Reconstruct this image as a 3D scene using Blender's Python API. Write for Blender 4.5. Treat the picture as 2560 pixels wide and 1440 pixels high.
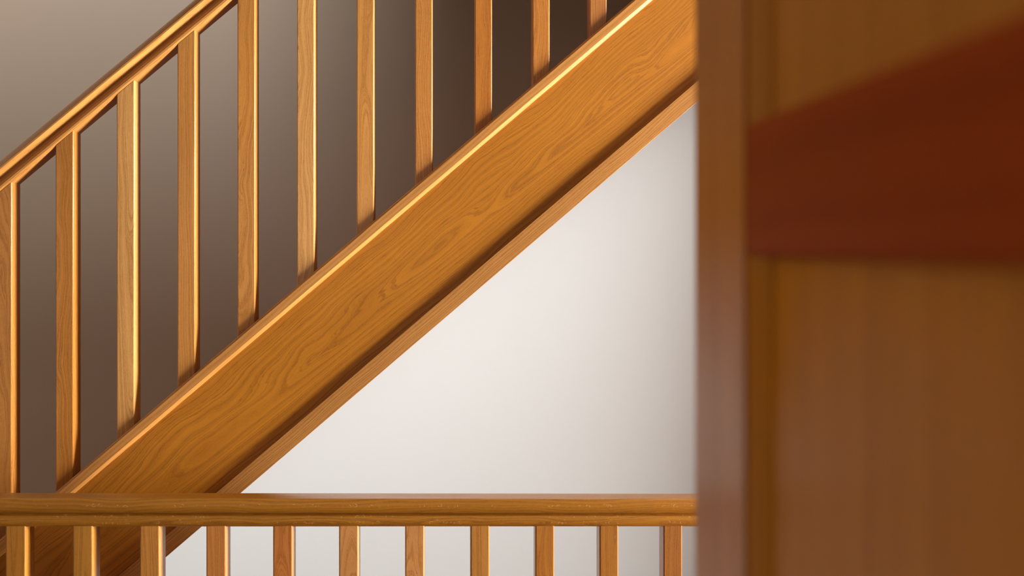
import bpy, bmesh, math, random
from mathutils import Vector, Matrix

# ------------------------------------------------------------------ clear
for o in list(bpy.data.objects):
    bpy.data.objects.remove(o, do_unlink=True)
scene = bpy.context.scene
col = scene.collection

# ------------------------------------------------------------------ camera
F = 2100.0                    # focal length in pixels of the 2560 px frame
TH = math.radians(2.5)        # camera turned a little to the right
VPX, HZ = 1135.0, 650.0       # vanishing point of the depth axis, horizon
CX = VPX + F * math.tan(TH)
CAMZ = 1.40
cd = bpy.data.cameras.new('camera')
cam = bpy.data.objects.new('camera', cd)
col.objects.link(cam)
scene.camera = cam
cam.location = (0, 0, CAMZ)
cam.rotation_euler = (math.pi / 2, 0, -TH)
cd.sensor_width = 36.0
cd.lens = F * 36.0 / 2560.0
cd.shift_x = (1280 - CX) / 2560.0
cd.shift_y = (HZ - 720) / 2560.0
cd.clip_start = 0.01
cd.dof.use_dof = True
cd.dof.focus_distance = 1.72
cd.dof.aperture_fstop = 2.1

# ------------------------------------------------------------------ world + lights
w = bpy.data.worlds.new('world')
scene.world = w
w.use_nodes = True
w.node_tree.nodes['Background'].inputs[0].default_value = (1.0, 0.95, 0.88, 1)
w.node_tree.nodes['Background'].inputs[1].default_value = 0.02

def area(name, loc, aim, sx, sy, power, color):
    l = bpy.data.lights.new(name, 'AREA')
    l.shape = 'RECTANGLE'
    l.size, l.size_y, l.energy, l.color = sx, sy, power, color
    o = bpy.data.objects.new(name, l)
    col.objects.link(o)
    o.location = loc
    o.rotation_euler = (Vector(aim) - Vector(loc)).to_track_quat('-Z', 'Y').to_euler()
    return o

DAY = (1.0, 0.97, 0.935)
area('window_daylight', (4.28, 0.95, 1.18), (0.0, 1.6, 1.20), 0.82, 1.3, 790, DAY)             # tall window to the right, hidden by the door
area('upstairs_daylight', (-1.30, -0.6, 3.35), (-0.9, 2.76, 1.9), 2.0, 1.0, 70, DAY)         # window of the upper storey, above the landing ceiling
area('rear_fill', (-0.9, -2.4, 1.6), (-0.2, 2.0, 1.45), 1.8, 1.0, 4, DAY)         # weak fill added behind the camera, no window there

vs = scene.view_settings
vs.view_transform = 'Standard'
vs.look = 'None'
vs.gamma = 1.0
vs.exposure = 0.0
vs.use_curve_mapping = False

# ------------------------------------------------------------------ helpers
def ray(u, v):
    a, b = (u - CX) / F, (HZ - v) / F
    return Vector((math.cos(TH) * a + math.sin(TH), -math.sin(TH) * a + math.cos(TH), b))
def at_y(u, v, Y):
    d = ray(u, v); d *= Y / d.y
    return Vector((d.x, Y, CAMZ + d.z))
def at_x(u, v, X):
    d = ray(u, v); d *= X / d.x
    return Vector((X, d.y, CAMZ + d.z))

def obj(name, me, mat=None, parent=None, **props):
    o = bpy.data.objects.new(name, me)
    col.objects.link(o)
    if mat and me is not None and not me.materials:
        me.materials.append(mat)
    if parent: o.parent = parent
    for k, v in props.items(): o[k] = v
    if me is not None and any(p.use_smooth for p in me.polygons):
        wn = o.modifiers.new('weighted_normal', 'WEIGHTED_NORMAL'); wn.keep_sharp = True; wn.weight = 90
    return o
def empty(name, loc=(0, 0, 0), **props):
    o = obj(name, None, **props)
    o.location = loc
    return o
def mesh_from(bm, name):
    bmesh.ops.recalc_face_normals(bm, faces=bm.faces)
    me = bpy.data.meshes.new(name)
    bm.to_mesh(me); bm.free()
    return me
def smooth(me, ang=50):
    for p in me.polygons: p.use_smooth = True
    me.set_sharp_from_angle(angle=math.radians(ang))
    return me
def box_bm(bm, lo, hi):
    vs_ = [bm.verts.new((x, y, z)) for x in (lo[0], hi[0]) for y in (lo[1], hi[1]) for z in (lo[2], hi[2])]
    for f in ((0,1,3,2), (4,6,7,5), (0,4,5,1), (2,3,7,6), (0,2,6,4), (1,5,7,3)):
        bm.faces.new([vs_[i] for i in f])
def box(name, lo, hi, mat, parent=None, bev=0.0, seg=2, **props):
    """box with its local origin at its centre"""
    c = [(a + b) / 2 for a, b in zip(lo, hi)]
    bm = bmesh.new()
    box_bm(bm, [a - b for a, b in zip(lo, c)], [a - b for a, b in zip(hi, c)])
    if bev:
        bmesh.ops.bevel(bm, geom=bm.edges[:], offset=bev, segments=seg, affect='EDGES')
    me = mesh_from(bm, name)
    if bev: smooth(me, 40)
    o = obj(name, me, mat, parent, **props)
    o.location = c
    return o
def sweep(name, prof, x0, x1, slope, mat, parent=None, origin=(0, 0, 0), sharp=28, lead='v', n=1, **props):
    """profile [(depth y, height v)] swept along a line rising to the right; v is square to the line.
    local X runs along the piece, local Y is depth, local Z is square to it"""
    ang = math.atan(slope)
    L = (x1 - x0) / math.cos(ang)
    bm = bmesh.new()
    rings = []
    for i in range(n + 1):
        x = -L / 2 + L * i / n
        rings.append([bm.verts.new((x, y, v)) for y, v in prof])
    m = len(prof)
    for a, b in zip(rings, rings[1:]):
        for i in range(m):
            bm.faces.new((a[i], a[(i + 1) % m], b[(i + 1) % m], b[i]))
    bm.faces.new(rings[0]); bm.faces.new(rings[-1])
    me = smooth(mesh_from(bm, name), sharp)
    o = obj(name, me, mat, parent, **props)
    xm = (x0 + x1) / 2
    o.location = (xm, origin[1], origin[2] + slope * (xm - origin[0]))
    o.rotation_euler = (0, -ang, 0)
    return o
def arc(cx, cy, r, a0, a1, n):
    return [(cx + r * math.cos(math.radians(a0 + (a1 - a0) * i / n)),
             cy + r * math.sin(math.radians(a0 + (a1 - a0) * i / n))) for i in range(n + 1)]

# ------------------------------------------------------------------ materials
def NT(mat):
    mat.use_nodes = True
    t = mat.node_tree
    return t, t.nodes, t.links
class G:
    """tiny node-graph helper"""
    def __init__(s, mat):
        s.t, s.n, s.l = NT(mat)
        s.bsdf = s.n['Principled BSDF']
    def put(s, sock, v):
        if hasattr(v, 'is_linked') or isinstance(v, bpy.types.NodeSocket): s.l.new(v, sock)
        else: sock.default_value = v
    def m(s, op, a, b=0.0, c=None):
        n = s.n.new('ShaderNodeMath'); n.operation = op
        s.put(n.inputs[0], a); s.put(n.inputs[1], b)
        if c is not None: s.put(n.inputs[2], c)
        return n.outputs[0]
    def xyz(s, a, b, c):
        n = s.n.new('ShaderNodeCombineXYZ')
        for i, v in enumerate((a, b, c)): s.put(n.inputs[i], v)
        return n.outputs[0]
    def noise(s, vec, scale, detail=2.0, rough=0.5, dim='3D', w=None):
        n = s.n.new('ShaderNodeTexNoise'); n.noise_dimensions = dim
        if vec is not None: s.l.new(vec, n.inputs['Vector'])
        if w is not None: s.l.new(w, n.inputs['W'])
        n.inputs['Scale'].default_value = scale
        n.inputs['Detail'].default_value = detail
        n.inputs['Roughness'].default_value = rough
        return n.outputs[0]
    def ramp(s, fac, stops):
        n = s.n.new('ShaderNodeValToRGB'); s.l.new(fac, n.inputs[0])
        e = n.color_ramp.elements
        while len(e) < len(stops): e.new(0.5)
        for el, (p, c) in zip(e, stops):
            el.position = p; el.color = (c[0], c[1], c[2], 1) if hasattr(c, '__len__') else (c, c, c, 1)
        return n.outputs[0]
    def mix(s, fac, a, b, mode='MIX'):
        n = s.n.new('ShaderNodeMix'); n.data_type = 'RGBA'; n.blend_type = mode
        s.put(n.inputs[0], fac); s.put(n.inputs[6], a); s.put(n.inputs[7], b)
        return n.outputs[2]

def oak(name, axis='X', light=(0.68, 0.310, 0.078), dark=(0.34, 0.110, 0.012), tilt=0.02, heart=3.5, spread=6.0,
        ring=2.6, rough=0.30, coat=0.25, spec=0.5, contrast=1.0, flecks=False, vary=0.08, face='Y', seed=0.0, warp=1.0, side=0.0):
    mat = bpy.data.materials.new(name)
    g = G(mat)
    tc = g.n.new('ShaderNodeTexCoord')
    sp = g.n.new('ShaderNodeSeparateXYZ'); g.l.new(tc.outputs['Object'], sp.inputs[0])
    ax = {'X': (0, 2, 1), 'Z': (2, 0, 1), 'Y': (1, 2, 0)}[axis]      # along grain, across the board, into the board
    G_, A_, B_ = [g.m('MULTIPLY', sp.outputs[i], 100.0) for i in ax]   # centimetres
    oi = g.n.new('ShaderNodeObjectInfo')
    rnd = g.m('FRACT', g.m('ADD', oi.outputs['Random'], seed))
    rnd2 = g.m('FRACT', g.m('MULTIPLY', rnd, 17.31))
    rnd3 = g.m('FRACT', g.m('MULTIPLY', rnd, 53.77))
    gg = g.m('ADD', G_, g.m('MULTIPLY', rnd, 900.0))
    wv = g.xyz(g.m('MULTIPLY', gg, 0.045), g.m('MULTIPLY', A_, 0.12), g.m('MULTIPLY', B_, 0.12))
    w1 = g.noise(wv, 1.0, 1.6, 0.45)
    wv2 = g.xyz(g.m('MULTIPLY', gg, 0.13), g.m('MULTIPLY', A_, 1.3), B_)
    w2 = g.noise(wv2, 1.0, 2.0, 0.5)
    wsum = g.m('ADD', g.m('MULTIPLY', g.m('SUBTRACT', w1, 0.5), 3.4 * warp), g.m('MULTIPLY', g.m('SUBTRACT', w2, 0.5), 0.30 * warp))
    a = g.m('ADD', g.m('ADD', g.m('ADD', A_, side), g.m('MULTIPLY', g.m('SUBTRACT', rnd2, 0.5), spread)), wsum)
    tl = g.m('MULTIPLY', g.m('SUBTRACT', rnd3, 0.5), 2.0 * tilt)
    b = g.m('ADD', g.m('ADD', B_, heart), g.m('ADD', g.m('MULTIPLY', tl, G_), g.m('MULTIPLY', wsum, 0.6)))
    r = g.m('SQRT', g.m('ADD', g.m('MULTIPLY', a, a), g.m('MULTIPLY', b, b)))
    rings = g.noise(None, ring, 4.0, 0.68, '1D', r)
    # fine pores: very long thin streaks
    pv = g.xyz(g.m('MULTIPLY', gg, 0.30), g.m('MULTIPLY', g.m('ADD', A_, g.m('MULTIPLY', wsum, 0.5)), 17.0), g.m('MULTIPLY', B_, 17.0))
    pores = g.noise(pv, 1.0, 3.0, 0.65)
    pv2 = g.xyz(g.m('MULTIPLY', gg, 2.2), g.m('MULTIPLY', A_, 42.0), g.m('MULTIPLY', B_, 42.0))
    pores2 = g.noise(pv2, 1.0, 2.0, 0.5)
    rf = g.ramp(rings, [(0.38, 0.0), (0.50, 0.30), (0.58, 1.0), (0.70, 0.45)])
    pf = g.ramp(pores, [(0.38, 1.0), (0.54, 0.0)])
    pf2 = g.ramp(pores2, [(0.36, 1.0), (0.46, 0.0)])
    gate = g.m('ADD', g.m('MULTIPLY', rf, 0.7), 0.3)
    t = g.m('ADD', g.m('MULTIPLY', rf, 0.36 * contrast), g.m('MULTIPLY', g.m('MULTIPLY', pf, gate), 0.45 * contrast))
    t = g.m('ADD', t, g.m('MULTIPLY', g.m('MULTIPLY', pf2, gate), 0.62 * contrast))
    t = g.m('MINIMUM', t, 1.0)
    c = g.mix(t, (*light, 1), (*dark, 1))
    # board-to-board and broad cloudy variation
    cl = g.noise(g.xyz(g.m('MULTIPLY', gg, 0.03), g.m('MULTIPLY', A_, 0.12), B_), 1.0, 2.0)
    lum = g.m('ADD', g.m('MULTIPLY', g.m('SUBTRACT', cl, 0.5), 0.35), g.m('ADD', g.m('MULTIPLY', g.m('SUBTRACT', rnd2, 0.5), vary), 1.0))
    c = g.mix(1.0, c, g.xyz(lum, g.m('POWER', lum, 1.15), g.m('POWER', lum, 1.3)), 'MULTIPLY')
    c = g.mix(1.0, c, oi.outputs['Color'], 'MULTIPLY')      # per-board tone; the landing ones also carry a light correction
    if flecks:     # pale crescent-shaped chips standing in two rows along the rail
        fm = None
        for k, (z0, h) in enumerate(((flecks[0], 0.30), (flecks[1], 0.42), (flecks[2], 0.22))):
            vo = g.n.new('ShaderNodeTexVoronoi'); vo.feature = 'F1'; vo.voronoi_dimensions = '2D'
            dz = g.m('SUBTRACT', A_, z0)
            g.l.new(g.xyz(g.m('MULTIPLY', G_, 0.70), g.m('ADD', g.m('MULTIPLY', dz, 0.95), 0.5 + 7 * k), 0.0), vo.inputs['Vector'])
            vo.inputs['Scale'].default_value = 1.0
            vo.inputs['Randomness'].default_value = 0.55
            rim = g.m('LESS_THAN', g.m('ABSOLUTE', g.m('SUBTRACT', vo.outputs['Distance'], 0.25)), 0.045)
            row = g.m('LESS_THAN', g.m('ABSOLUTE', dz), h)
            brk = g.m('GREATER_THAN', g.noise(g.xyz(G_, g.m('MULTIPLY', A_, 1.6), 3.0 + k), 1.6, 1.0), 0.55)
            big = g.m('GREATER_THAN', g.noise(g.xyz(G_, 0.0, 9.0 + k), 0.13, 1.0), 0.48)
            f_ = g.m('MULTIPLY', g.m('MULTIPLY', rim, row), g.m('MULTIPLY', brk, big))
            fm = f_ if fm is None else g.m('MAXIMUM', fm, f_)
        c = g.mix(g.m('MULTIPLY', fm, 0.45), c, (0.80, 0.48, 0.20, 1))
    g.l.new(c, g.bsdf.inputs['Base Color'])
    g.put(g.bsdf.inputs['Roughness'], g.m('ADD', rough, g.m('MULTIPLY', t, 0.10)))
    g.bsdf.inputs['Coat Weight'].default_value = coat
    g.bsdf.inputs['Coat Roughness'].default_value = 0.18
    g.bsdf.inputs['Specular IOR Level'].default_value = spec
    g.bsdf.inputs['IOR'].default_value = 1.5
    bp = g.n.new('ShaderNodeBump')
    bp.inputs['Strength'].default_value = 0.25
    bp.inputs['Distance'].default_value = 0.0006
    g.l.new(g.m('SUBTRACT', 1.0, g.m('MULTIPLY', g.m('ADD', pf, pf2), 0.5)), bp.inputs['Height'])
    g.l.new(bp.outputs[0], g.bsdf.inputs['Normal'])
    return mat

def paint(name, c, rough=0.75, bump=0.10):
    mat = bpy.data.materials.new(name)
    g = G(mat)
    tc = g.n.new('ShaderNodeTexCoord')
    n = g.noise(tc.outputs['Object'], 1.3, 3.0)
    g.l.new(g.ramp(n, [(0.2, [x * 0.97 for x in c]), (0.8, c)]), g.bsdf.inputs['Base Color'])
    g.bsdf.inputs['Roughness'].default_value = rough
    f = g.noise(tc.outputs['Object'], 260.0, 2.0)
    bp = g.n.new('ShaderNodeBump'); bp.inputs['Strength'].default_value = bump; bp.inputs['Distance'].default_value = 0.0006
    g.l.new(f, bp.inputs['Height']); g.l.new(bp.outputs[0], g.bsdf.inputs['Normal'])
    return mat

M_bal = oak('oak_baluster', 'Z', tilt=0.06, heart=2.0, spread=9.0, ring=2.2, coat=0.45)
M_bal2 = oak('oak_landing_baluster', 'Z', tilt=0.07, heart=1.8, spread=8.0, ring=2.4, seed=0.37)
M_rail = oak('oak_handrail', 'X', tilt=0.006, heart=2.5, spread=2.0, ring=2.4, contrast=0.95, coat=0.35, side=3.0, warp=0.6)
M_lrail = oak('oak_landing_handrail', 'X', light=(0.43, 0.172, 0.014), dark=(0.22, 0.072, 0.005), tilt=0.012, heart=2.5, spread=2.0, ring=2.8, contrast=1.25, side=3.5, warp=0.7,
              coat=0.22, flecks=(1.45, -1.75, -0.75))
M_string = oak('oak_string_board', 'X', light=(0.55, 0.208, 0.016), dark=(0.23, 0.064, 0.003), tilt=0.04, heart=4.0, spread=0.5, ring=1.9,
               rough=0.34, coat=0.10, warp=1.2)
M_cap = oak('oak_cap', 'X', tilt=0.01, heart=1.0, spread=3.0, ring=2.2, contrast=0.9, side=9.0, warp=0.5, coat=0.15)
M_trim = oak('oak_bottom_trim', 'X', light=(0.60, 0.275, 0.070), dark=(0.25, 0.080, 0.010), tilt=0.01, heart=1.5, spread=2.0, ring=3.0, contrast=1.15, side=7.0, warp=0.5, coat=0.15)
M_tread = oak('oak_tread', 'Y', light=(0.50, 0.22, 0.055))
M_doorv = oak('oak_door_upright', 'Z', light=(0.56, 0.200, 0.006), dark=(0.38, 0.110, 0.002), ring=1.2, coat=0.10, rough=0.30, spec=0.35)
M_doorp = oak('oak_door_panel', 'Z', light=(0.60, 0.235, 0.003), dark=(0.44, 0.140, 0.001), ring=0.5, coat=0.08, rough=0.30, spec=0.16)
M_doorh = oak('oak_door_rail', 'Y', light=(0.41, 0.066, 0.001), dark=(0.31, 0.042, 0.0005), ring=1.0, coat=0.0, rough=0.45, spec=0.08)
M_white = paint('white_wall_paint', (0.575, 0.58, 0.58), 0.6)
M_taupe = paint('taupe_wall', (0.63, 0.525, 0.425))  # warm taupe base for the upper back wall
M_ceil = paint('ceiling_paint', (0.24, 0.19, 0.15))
M_left = paint('left_wall_paint', (0.52, 0.45, 0.38))
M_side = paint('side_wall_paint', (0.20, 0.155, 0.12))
M_floor = oak('oak_floor_board', 'X', light=(0.10, 0.040, 0.012), dark=(0.05, 0.018, 0.004), coat=0.0, rough=0.6)

# ------------------------------------------------------------------ main planes
YS = 1.780      # front faces of the stair balusters
YL = 1.605      # front faces of the landing balusters
YW = 2.76       # back wall
SLOPE = None
def line(p, q, Y):
    a, b = at_y(*p, Y), at_y(*q, Y)
    return a, (b.z - a.z) / (b.x - a.x)

capP, capS = line((135.4, 1232.3), (1580.9, 0), YS - 0.007)       # upper edge of the cap
undP, undS = line((186.3, 1232), (1640, 0), YS - 0.010)            # lower edge of the cap
trtP, trtS = line((540, 1232.6), (1395, 500), YS - 0.006)          # upper edge of the bottom trim
trbP, trbS = line((602, 1232.6), (1738, 258.7), YS - 0.006)        # lower edge of the bottom trim
railP, railS = line((0, 481), (441, 114.6), YS)                    # lower front edge of the handrail
print('slopes', capS, undS, trtS, trbS, railS, 'cap', capP, 'rail', railP)
SL = (capS + trbS) / 2
def zl(P, S, x): return P.z + S * (x - P.x)

XL, XR = -2.35, 2.55           # the flight runs on past both sides of the frame

# ------------------------------------------------------------------ room shell
def slab(name, pts, y0, y1, mat, **props):
    bm = bmesh.new()
    a = [bm.verts.new((x, y0, z)) for x, z in pts]
    b = [bm.verts.new((x, y1, z)) for x, z in pts]
    bm.faces.new(a); bm.faces.new(b[::-1])
    for i in range(len(a)):
        j = (i + 1) % len(a)
        bm.faces.new((a[i], a[j], b[j], b[i]))
    return obj(name, mesh_from(bm, name), mat, None, kind='structure', **props)
LOW, TOP = -1.35, 2.95
RX = 4.15
def mid(x): return (zl(capP, capS, x) + zl(trbP, trbS, x)) / 2
slab('wall_back', [(-3.2, mid(-3.2)), (RX, mid(RX)), (RX, max(TOP, mid(RX)) + 1.5), (-3.2, TOP + 1.5)], YW, YW + 0.1, M_taupe)
slab('wall_back_lower', [(-3.2, LOW), (RX, LOW), (RX, mid(RX)), (-3.2, mid(-3.2))], YW, YW + 0.1, M_white)
# unseen wall stub under the flight, added to dim the lower wall towards the right
slab('understairs_light_block', [(2.33, LOW), (RX, LOW), (RX, zl(trbP, trbS, RX) + 0.02), (2.33, zl(trbP, trbS, 2.33) + 0.02)], YS + 0.03, YS + 0.12, M_white)
# unseen bulkhead above the flight, added to shade the right of the upper wall
slab('bulkhead_light_block', [(-0.62, 2.08), (1.65, 2.08), (1.65, 3.0), (RX, 3.0), (RX, TOP + 1.5), (-0.62, TOP + 1.5)], YS - 0.02, YS + 0.09, M_side)
# left wall and right wall with its window opening
box('wall_left', (-3.3, -2.8, LOW), (-3.2, YW + 0.1, TOP + 1.5), M_left, kind='structure')
bm = bmesh.new()
wy0, wy1, wz0, wz1 = 0.50, 1.40, 0.48, 1.90
for lo, hi in (((RX, -2.8, LOW), (RX + 0.1, wy0, TOP + 1.5)), ((RX, wy1, LOW), (RX + 0.1, YW + 0.1, TOP + 1.5)),
               ((RX, wy0, LOW), (RX + 0.1, wy1, wz0)), ((RX, wy0, wz1), (RX + 0.1, wy1, TOP + 1.5))):
    box_bm(bm, lo, hi)
obj('wall_right', mesh_from(bm, 'wall_right'), M_side, None, kind='structure')
bm = bmesh.new()
for lo, hi in (((RX + 0.03, wy0, wz0), (RX + 0.09, wy0 + 0.05, wz1)), ((RX + 0.03, wy1 - 0.05, wz0), (RX + 0.09, wy1, wz1)),
               ((RX + 0.03, wy0, wz0), (RX + 0.09, wy1, wz0 + 0.05)), ((RX + 0.03, wy0, wz1 - 0.05), (RX + 0.09, wy1, wz1))):
    box_bm(bm, lo, hi)
obj('window_1', mesh_from(bm, 'window_1'), M_white, None, kind='structure')
box('ceiling', (-3.3, -2.8, TOP + 1.5), (RX + 0.1, YW + 0.1, TOP + 1.6), M_ceil, kind='structure')
box('ceiling_light_shield', (-3.2, -2.8, 2.42), (RX, 1.00, 2.62), M_ceil, kind='structure')  # unseen slab, added to keep the upstairs light off the stairs
box('floor', (-3.2, -2.8, -0.20), (RX, YL + 0.10, 0.0), M_floor, kind='structure')
box('floor_lower', (-3.2, YL + 0.10, LOW - 0.1), (RX, YW, LOW), M_floor, kind='structure')

# ------------------------------------------------------------------ staircase
stairs = empty('staircase', (XL, YS, zl(trbP, trbS, XL)),
               label='oak staircase flight rising to the right behind the level landing balustrade', category='staircase')
bpy.context.view_layer.update()
stairs_inv = Matrix.Translation(-stairs.location)
def adopt(o, root):
    o.parent = root
    o.location = Vector(o.location) - root.location
    return o

# handrail section, hung from its lower front edge (depth 0, height 0); 36 mm wide at the foot
def rail_profile(level=False):
    if level:
        front = [(0.0020, 0.000), (0.0004, 0.0015), (-0.0022, 0.006), (-0.0030, 0.011), (-0.0020, 0.016), (0.0005, 0.0200),
                 (0.0044, 0.0215), (0.0030, 0.0235), (-0.0020, 0.0270), (-0.0050, 0.0320), (-0.0058, 0.0375), (-0.0050, 0.0430),
                 (-0.0032, 0.0490), (-0.0018, 0.0525), (-0.0005, 0.0534)]
        top = [(0.010, 0.0538), (0.018, 0.0539), (0.026, 0.0538)]
    else:
        front = [(0.0020, 0.000), (0.0004, 0.0015), (-0.0016, 0.005), (-0.0020, 0.009), (-0.0004, 0.0130), (0.0030, 0.0165),
                 (0.0056, 0.0190), (0.0062, 0.0218), (0.0046, 0.0246), (0.0010, 0.0275), (-0.0040, 0.0305), (-0.0066, 0.0335),
                 (-0.0066, 0.0365), (-0.0045, 0.0410), (-0.0005, 0.0460), (0.0050, 0.0505), (0.0105, 0.0535)]
        top = [(0.018, 0.0547)]
    back = [(0.036 - y, v) for y, v in reversed(front)]
    return front + top + back
hr = sweep('handrail', rail_profile(), XL, 1.2, railS, M_rail, None, (railP.x, YS, railP.z), sharp=24,
           label='moulded sloping handrail with a groove along its face')
adopt(hr, stairs)

# cap along the top of the string
def chamfer_rect(y0, y1, v0, v1, c):
    """c: four chamfers (front-bottom, front-top, back-top, back-bottom) rounded"""
    fb, ft, bt, bb = c
    return (arc(y0 + fb, v0 + fb, fb, 270, 180, 3) + arc(y0 + ft, v1 - ft, ft, 180, 90, 4) +
            arc(y1 - bt, v1 - bt, bt, 90, 0, 3) + arc(y1 - bb, v0 + bb, bb, 0, -90, 3))
ca = math.cos(math.atan(capS))
CT = 0.0275
prof = [(0.016, 0.0), (0.0064, 0.0), (0.0, 0.0066)] + arc(0.0055, CT - 0.0055, 0.0055, 180, 90, 4) + \
       [(0.052, CT), (0.056, CT - 0.004), (0.056, 0.004), (0.052, 0.0)]
prof = [(y, v - CT) for y, v in prof]
cap = sweep('cap_rail', prof, XL, XR, capS, M_cap, None, (capP.x, YS - 0.007, capP.z), sharp=24,
            label='string capping with a pale bevelled lower edge')
adopt(cap, stairs)

# string board (a wide board with its own grain) between cap and trim
def plank(name, f_hi, f_lo, y0, y1, x0, x1, mat, **props):
    """board whose upper and lower edges follow two given lines"""
    xm = (x0 + x1) / 2
    zm = (f_hi(xm) + f_lo(xm)) / 2
    ang = math.atan(SL)
    R = Matrix.Rotation(-ang, 4, 'Y').inverted()
    bm = bmesh.new()
    vs_ = []
    for x in (x0, x1):
        for z in (f_lo(x), f_hi(x)):
            for y in (y0, y1):
                vs_.append(bm.verts.new(R @ Vector((x - xm, y - y0, z - zm))))
    for f in ((0,1,3,2), (4,6,7,5), (0,4,5,1), (2,3,7,6), (0,2,6,4), (1,5,7,3)):
        bm.faces.new([vs_[i] for i in f])
    o = obj(name, mesh_from(bm, name), mat, None, **props)
    o.location = (xm, y0, zm)
    o.rotation_euler = (0, -ang, 0)
    return o
vt = CT / ca
sb = plank('string_board', lambda x: zl(capP, capS, x) - vt * 0.98, lambda x: zl(trbP, trbS, x) + 0.012, YS + 0.002, YS + 0.038, XL, XR, M_string,
           label='wide string board with flame-figured grain')
adopt(sb, stairs)
# bottom trim
TH_T = (zl(trtP, trtS, 0) - zl(trbP, trbS, 0)) * ca
prof = [(y, v) for y, v in chamfer_rect(0.0, 0.048, 0.0, TH_T, (0.0011, 0.0012, 0.003, 0.003))]
tr = sweep('bottom_trim', prof, XL, XR, trbS, M_trim, None, (trbP.x, YS - 0.006, trbP.z), sharp=24)
adopt(tr, stairs)

# stair balusters
W = 0.0370; DP = 0.036
left_px = [138, 291, 443, 593, 742, 891, 1037.5, 1186.5, 1331, 1474]
xs = [at_y(u, 700, YS).x for u in left_px]
pitch = xs[1] - xs[0]
xs = [xs[0] - 3 * pitch, xs[0] - 2 * pitch, at_y(-16.5, 700, YS).x] + xs
for k in range(5): xs.append(xs[-1] + 0.1245)
def lin(c): return tuple((v / 255 / 12.92) if v < 11 else ((v / 255 + 0.055) / 1.055) ** 2.4 for v in c)
def tone(o, rgb, ref):
    a, b = lin(rgb), lin(ref)
    o.color = tuple(min(1.6, max(0.35, x / y)) for x, y in zip(a, b)) + (1.0,)
def baluster_mesh(name, w, d, zb0, zb1, zt0, zt1, z0, rb=0.0028):
    """square baluster, rounded arrises, foot and head cut to the two slopes"""
    sec = chamfer_rect(0, d, 0, w, (rb, rb, rb, rb))      # (depth, across)
    bm = bmesh.new()
    lo, hi = [], []
    for y, x in sec:
        t = x / w
        lo.append(bm.verts.new((x - w / 2, y, zb0 + (zb1 - zb0) * t - z0)))
        hi.append(bm.verts.new((x - w / 2, y, zt0 + (zt1 - zt0) * t - z0)))
    n = len(sec)
    for i in range(n):
        j = (i + 1) % n
        bm.faces.new((lo[i], lo[j], hi[j], hi[i]))
    bm.faces.new(lo); bm.faces.new(hi[::-1])
    return smooth(mesh_from(bm, name), 60)
# measured board tones, left to right (the first two and the last ones stand outside the frame)
TONES = [(190, 125, 60), (190, 125, 60), (188, 120, 55), (184, 116, 48), (214, 152, 88), (202, 134, 66), (198, 130, 60), (214, 152, 88),
         (204, 138, 70), (196, 126, 60), (184, 110, 36), (188, 116, 48), (180, 112, 56)]
random.seed(4)
for i, x in enumerate(xs):
    zc = lambda q: zl(capP, capS, q) - 0.001
    zh = lambda q: zl(railP, railS, q) + 0.001
    zmid = (zc(x) + zh(x)) / 2
    me = baluster_mesh('baluster', W, DP, zc(x), zc(x + W), zh(x), zh(x + W), zmid)
    o = obj('baluster', me, M_bal)
    tone(o, TONES[i % len(TONES)], (200, 134, 70))
    o.location = (x + W / 2, YS, zmid)
    adopt(o, stairs)

# treads, risers, inner string and soffit behind the closed string
RISE = 0.200; GO = RISE / SL
yt0, yt1 = YS + 0.038, YW - 0.03
x = XL + 0.10
while x + GO < XR:
    zt = zl(capP, capS, x) - 0.075
    t = box('tread', (x - 0.02, yt0, zt - 0.024), (x + GO, yt1, zt), M_tread, None, bev=0.003)
    adopt(t, stairs)
    rr = box('riser', (x, yt0, zt - RISE + 0.001), (x + 0.012, yt1, zt - 0.0245), M_tread)
    adopt(rr, stairs)
    x += GO
inner = plank('inner_string', lambda x: zl(capP, capS, x) - 0.03, lambda x: zl(trbP, trbS, x) + 0.01, YW - 0.028, YW - 0.002, XL, XR, M_string)
adopt(inner, stairs)
sf = plank('soffit', lambda x: zl(trbP, trbS, x) + 0.022, lambda x: zl(trbP, trbS, x) + 0.013, YS + 0.040, YW - 0.030, XL, XR, M_white,
           label='white painted soffit')
adopt(sf, stairs)

# ------------------------------------------------------------------ landing balustrade
lA, lS = line((0, 1317.3), (1735, 1316.5), YL)
X0L, X1L = -1.45, 1.30
bal = empty('landing_balustrade', (X0L, YL, 0.0),
            label='level oak landing balustrade across the bottom, handrail on square balusters', category='balustrade')
lr = sweep('handrail', rail_profile(True), X0L, X1L, lS, M_lrail, None, (lA.x, YL, lA.z), sharp=24,
           label='level handrail with pale crescent flecks')
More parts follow.
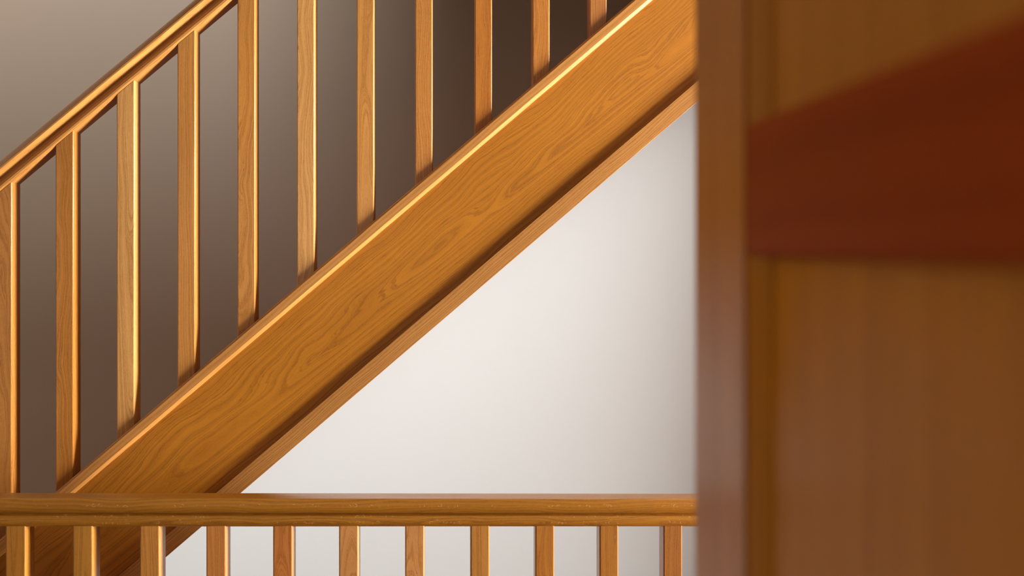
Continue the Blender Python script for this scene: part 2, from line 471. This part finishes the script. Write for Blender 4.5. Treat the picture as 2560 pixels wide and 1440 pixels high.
# lift the section's middle to the object's origin so the flecks can follow its rows
lr.data.transform(Matrix.Translation((0, 0, -0.0275)))
lr.location.z += 0.0275
adopt(lr, bal)
lpx = [13.1, 181.1, 349, 515, 682, 847, 1012.4, 1175.7, 1338, 1498.6, 1658.6]
lxs = [at_y(u, 1350, YL).x for u in lpx]
p = lxs[1] - lxs[0]
lxs = [lxs[0] - 3 * p, lxs[0] - 2 * p, lxs[0] - p] + lxs + [lxs[-1] + p * .96, lxs[-1] + 1.92 * p, lxs[-1] + 2.88 * p]
LT = [(170, 108, 40)] * 3 + [(172, 110, 38), (176, 116, 46), (184, 120, 56), (188, 118, 60), (182, 110, 54), (194, 130, 76),
      (194, 130, 76), (176, 116, 54), (166, 102, 36), (162, 102, 40), (150, 92, 34)]  # right-hand tones lowered to offset the stronger window light there
for x in lxs:
    zr = zl(lA, lS, x)
    me = baluster_mesh('baluster', 0.0368, DP, 0.032, 0.032, zr + 0.001, zr + 0.001, 0.5)
    o = obj('baluster', me, M_bal2)
    tone(o, LT[lxs.index(x) % len(LT)], (200, 134, 70))
    o.location = (x + 0.0184, YL, 0.5)
    adopt(o, bal)
br = box('base_rail', (X0L, YL - 0.012, 0.0), (X1L, YL + 0.048, 0.032), M_lrail, None, bev=0.004)
adopt(br, bal)

# ------------------------------------------------------------------ panelled oak door standing open beside the camera
XD = 0.20
TK = 0.040
far = at_x(1735, 650, XD).y
inn = at_x(1866, 650, XD).y
near = -0.10
ninn = near + (far - inn)
t0, t1 = at_x(1866, 312, XD), at_x(2560, 30, XD)
b0, b1 = at_x(1866, 640, XD), at_x(2560, 668, XD)
st = (t1.z - t0.z) / (t1.y - t0.y); sbm = (b1.z - b0.z) / (b1.y - b0.y)
print('door', far, inn, t0, t1, b0, b1, st, sbm)
door = empty('door_1', (XD + TK / 2, near, 0.0), kind='structure',
             label='panelled oak door standing open at the right edge, blurred and close to the camera')
DT = 2.02
for ya, yb in ((inn, far), (near, ninn)):
    adopt(box('stile', (XD, ya, 0.008), (XD + TK, yb, DT), M_doorv, None, bev=0.004, seg=3), door)
def drail(name, zlo, zhi, mat, slo=0.0, shi=0.0, inset=0.0):
    bm = bmesh.new()
    vs_ = []
    ym = (inn + ninn) / 2
    zm = (zlo(ym) + zhi(ym)) / 2
    for x_ in (XD + inset, XD + TK - inset):
        for y_ in (ninn, inn):
            for z_ in (zlo(y_), zhi(y_)):
                vs_.append(bm.verts.new((x_ - XD - TK / 2, y_ - ym, z_ - zm)))
    for f in ((0,1,3,2), (4,6,7,5), (0,4,5,1), (2,3,7,6), (0,2,6,4), (1,5,7,3)):
        bm.faces.new([vs_[i] for i in f])
    bmesh.ops.bevel(bm, geom=bm.edges[:], offset=0.002, segments=2, affect='EDGES')
    o = obj(name, smooth(mesh_from(bm, name), 40), mat)
    o.location = (XD + TK / 2, ym, zm)
    return adopt(o, door)
zt_ = lambda y: t0.z + st * (y - t0.y)
zb_ = lambda y: b0.z + sbm * (y - b0.y)
lk = drail('lock_rail', zb_, zt_, M_doorh); lk['label'] = 'darker red-brown middle rail'
drail('bottom_rail', lambda y: 0.008, lambda y: 0.21, M_doorv)
drail('top_rail', lambda y: DT - 0.11, lambda y: DT, M_doorv)
drail('panel', lambda y: 0.21, lambda y: zb_(y), M_doorp, inset=0.010)
drail('panel', lambda y: zt_(y), lambda y: DT - 0.11, M_doorp, inset=0.010)
def bead(y0, y1, z0, z1):
    """sloping moulding that steps down from the stile (y0) to the sunk panel (y1)"""
    yc, zc = (y0 + y1) / 2, (z0 + z1) / 2
    bm = bmesh.new()
    sec = [(0.0015, y0), (0.0030, y0 + (y1 - y0) * 0.35), (0.0085, y1), (0.0125, y1), (0.0125, y0)]
    r0 = [bm.verts.new((x, y - yc, z0 - zc)) for x, y in sec]
    r1 = [bm.verts.new((x, y - yc, z1 - zc)) for x, y in sec]
    for i in range(5):
        j = (i + 1) % 5
        bm.faces.new((r0[i], r0[j], r1[j], r1[i]))
    bm.faces.new(r0); bm.faces.new(r1[::-1])
    o = obj('moulding', smooth(mesh_from(bm, 'moulding'), 50), M_doorp)
    o.location = (XD, yc, zc)
    adopt(o, door)
mw = inn - at_x(1896, 650, XD).y
for z0, z1 in ((0.21, zb_(inn)), (zt_(inn), DT - 0.11)):
    bead(inn, inn - mw, z0, z1)
for z0, z1 in ((0.21, zb_(ninn)), (zt_(ninn), DT - 0.11)):
    bead(ninn, ninn + mw, z0, z1)
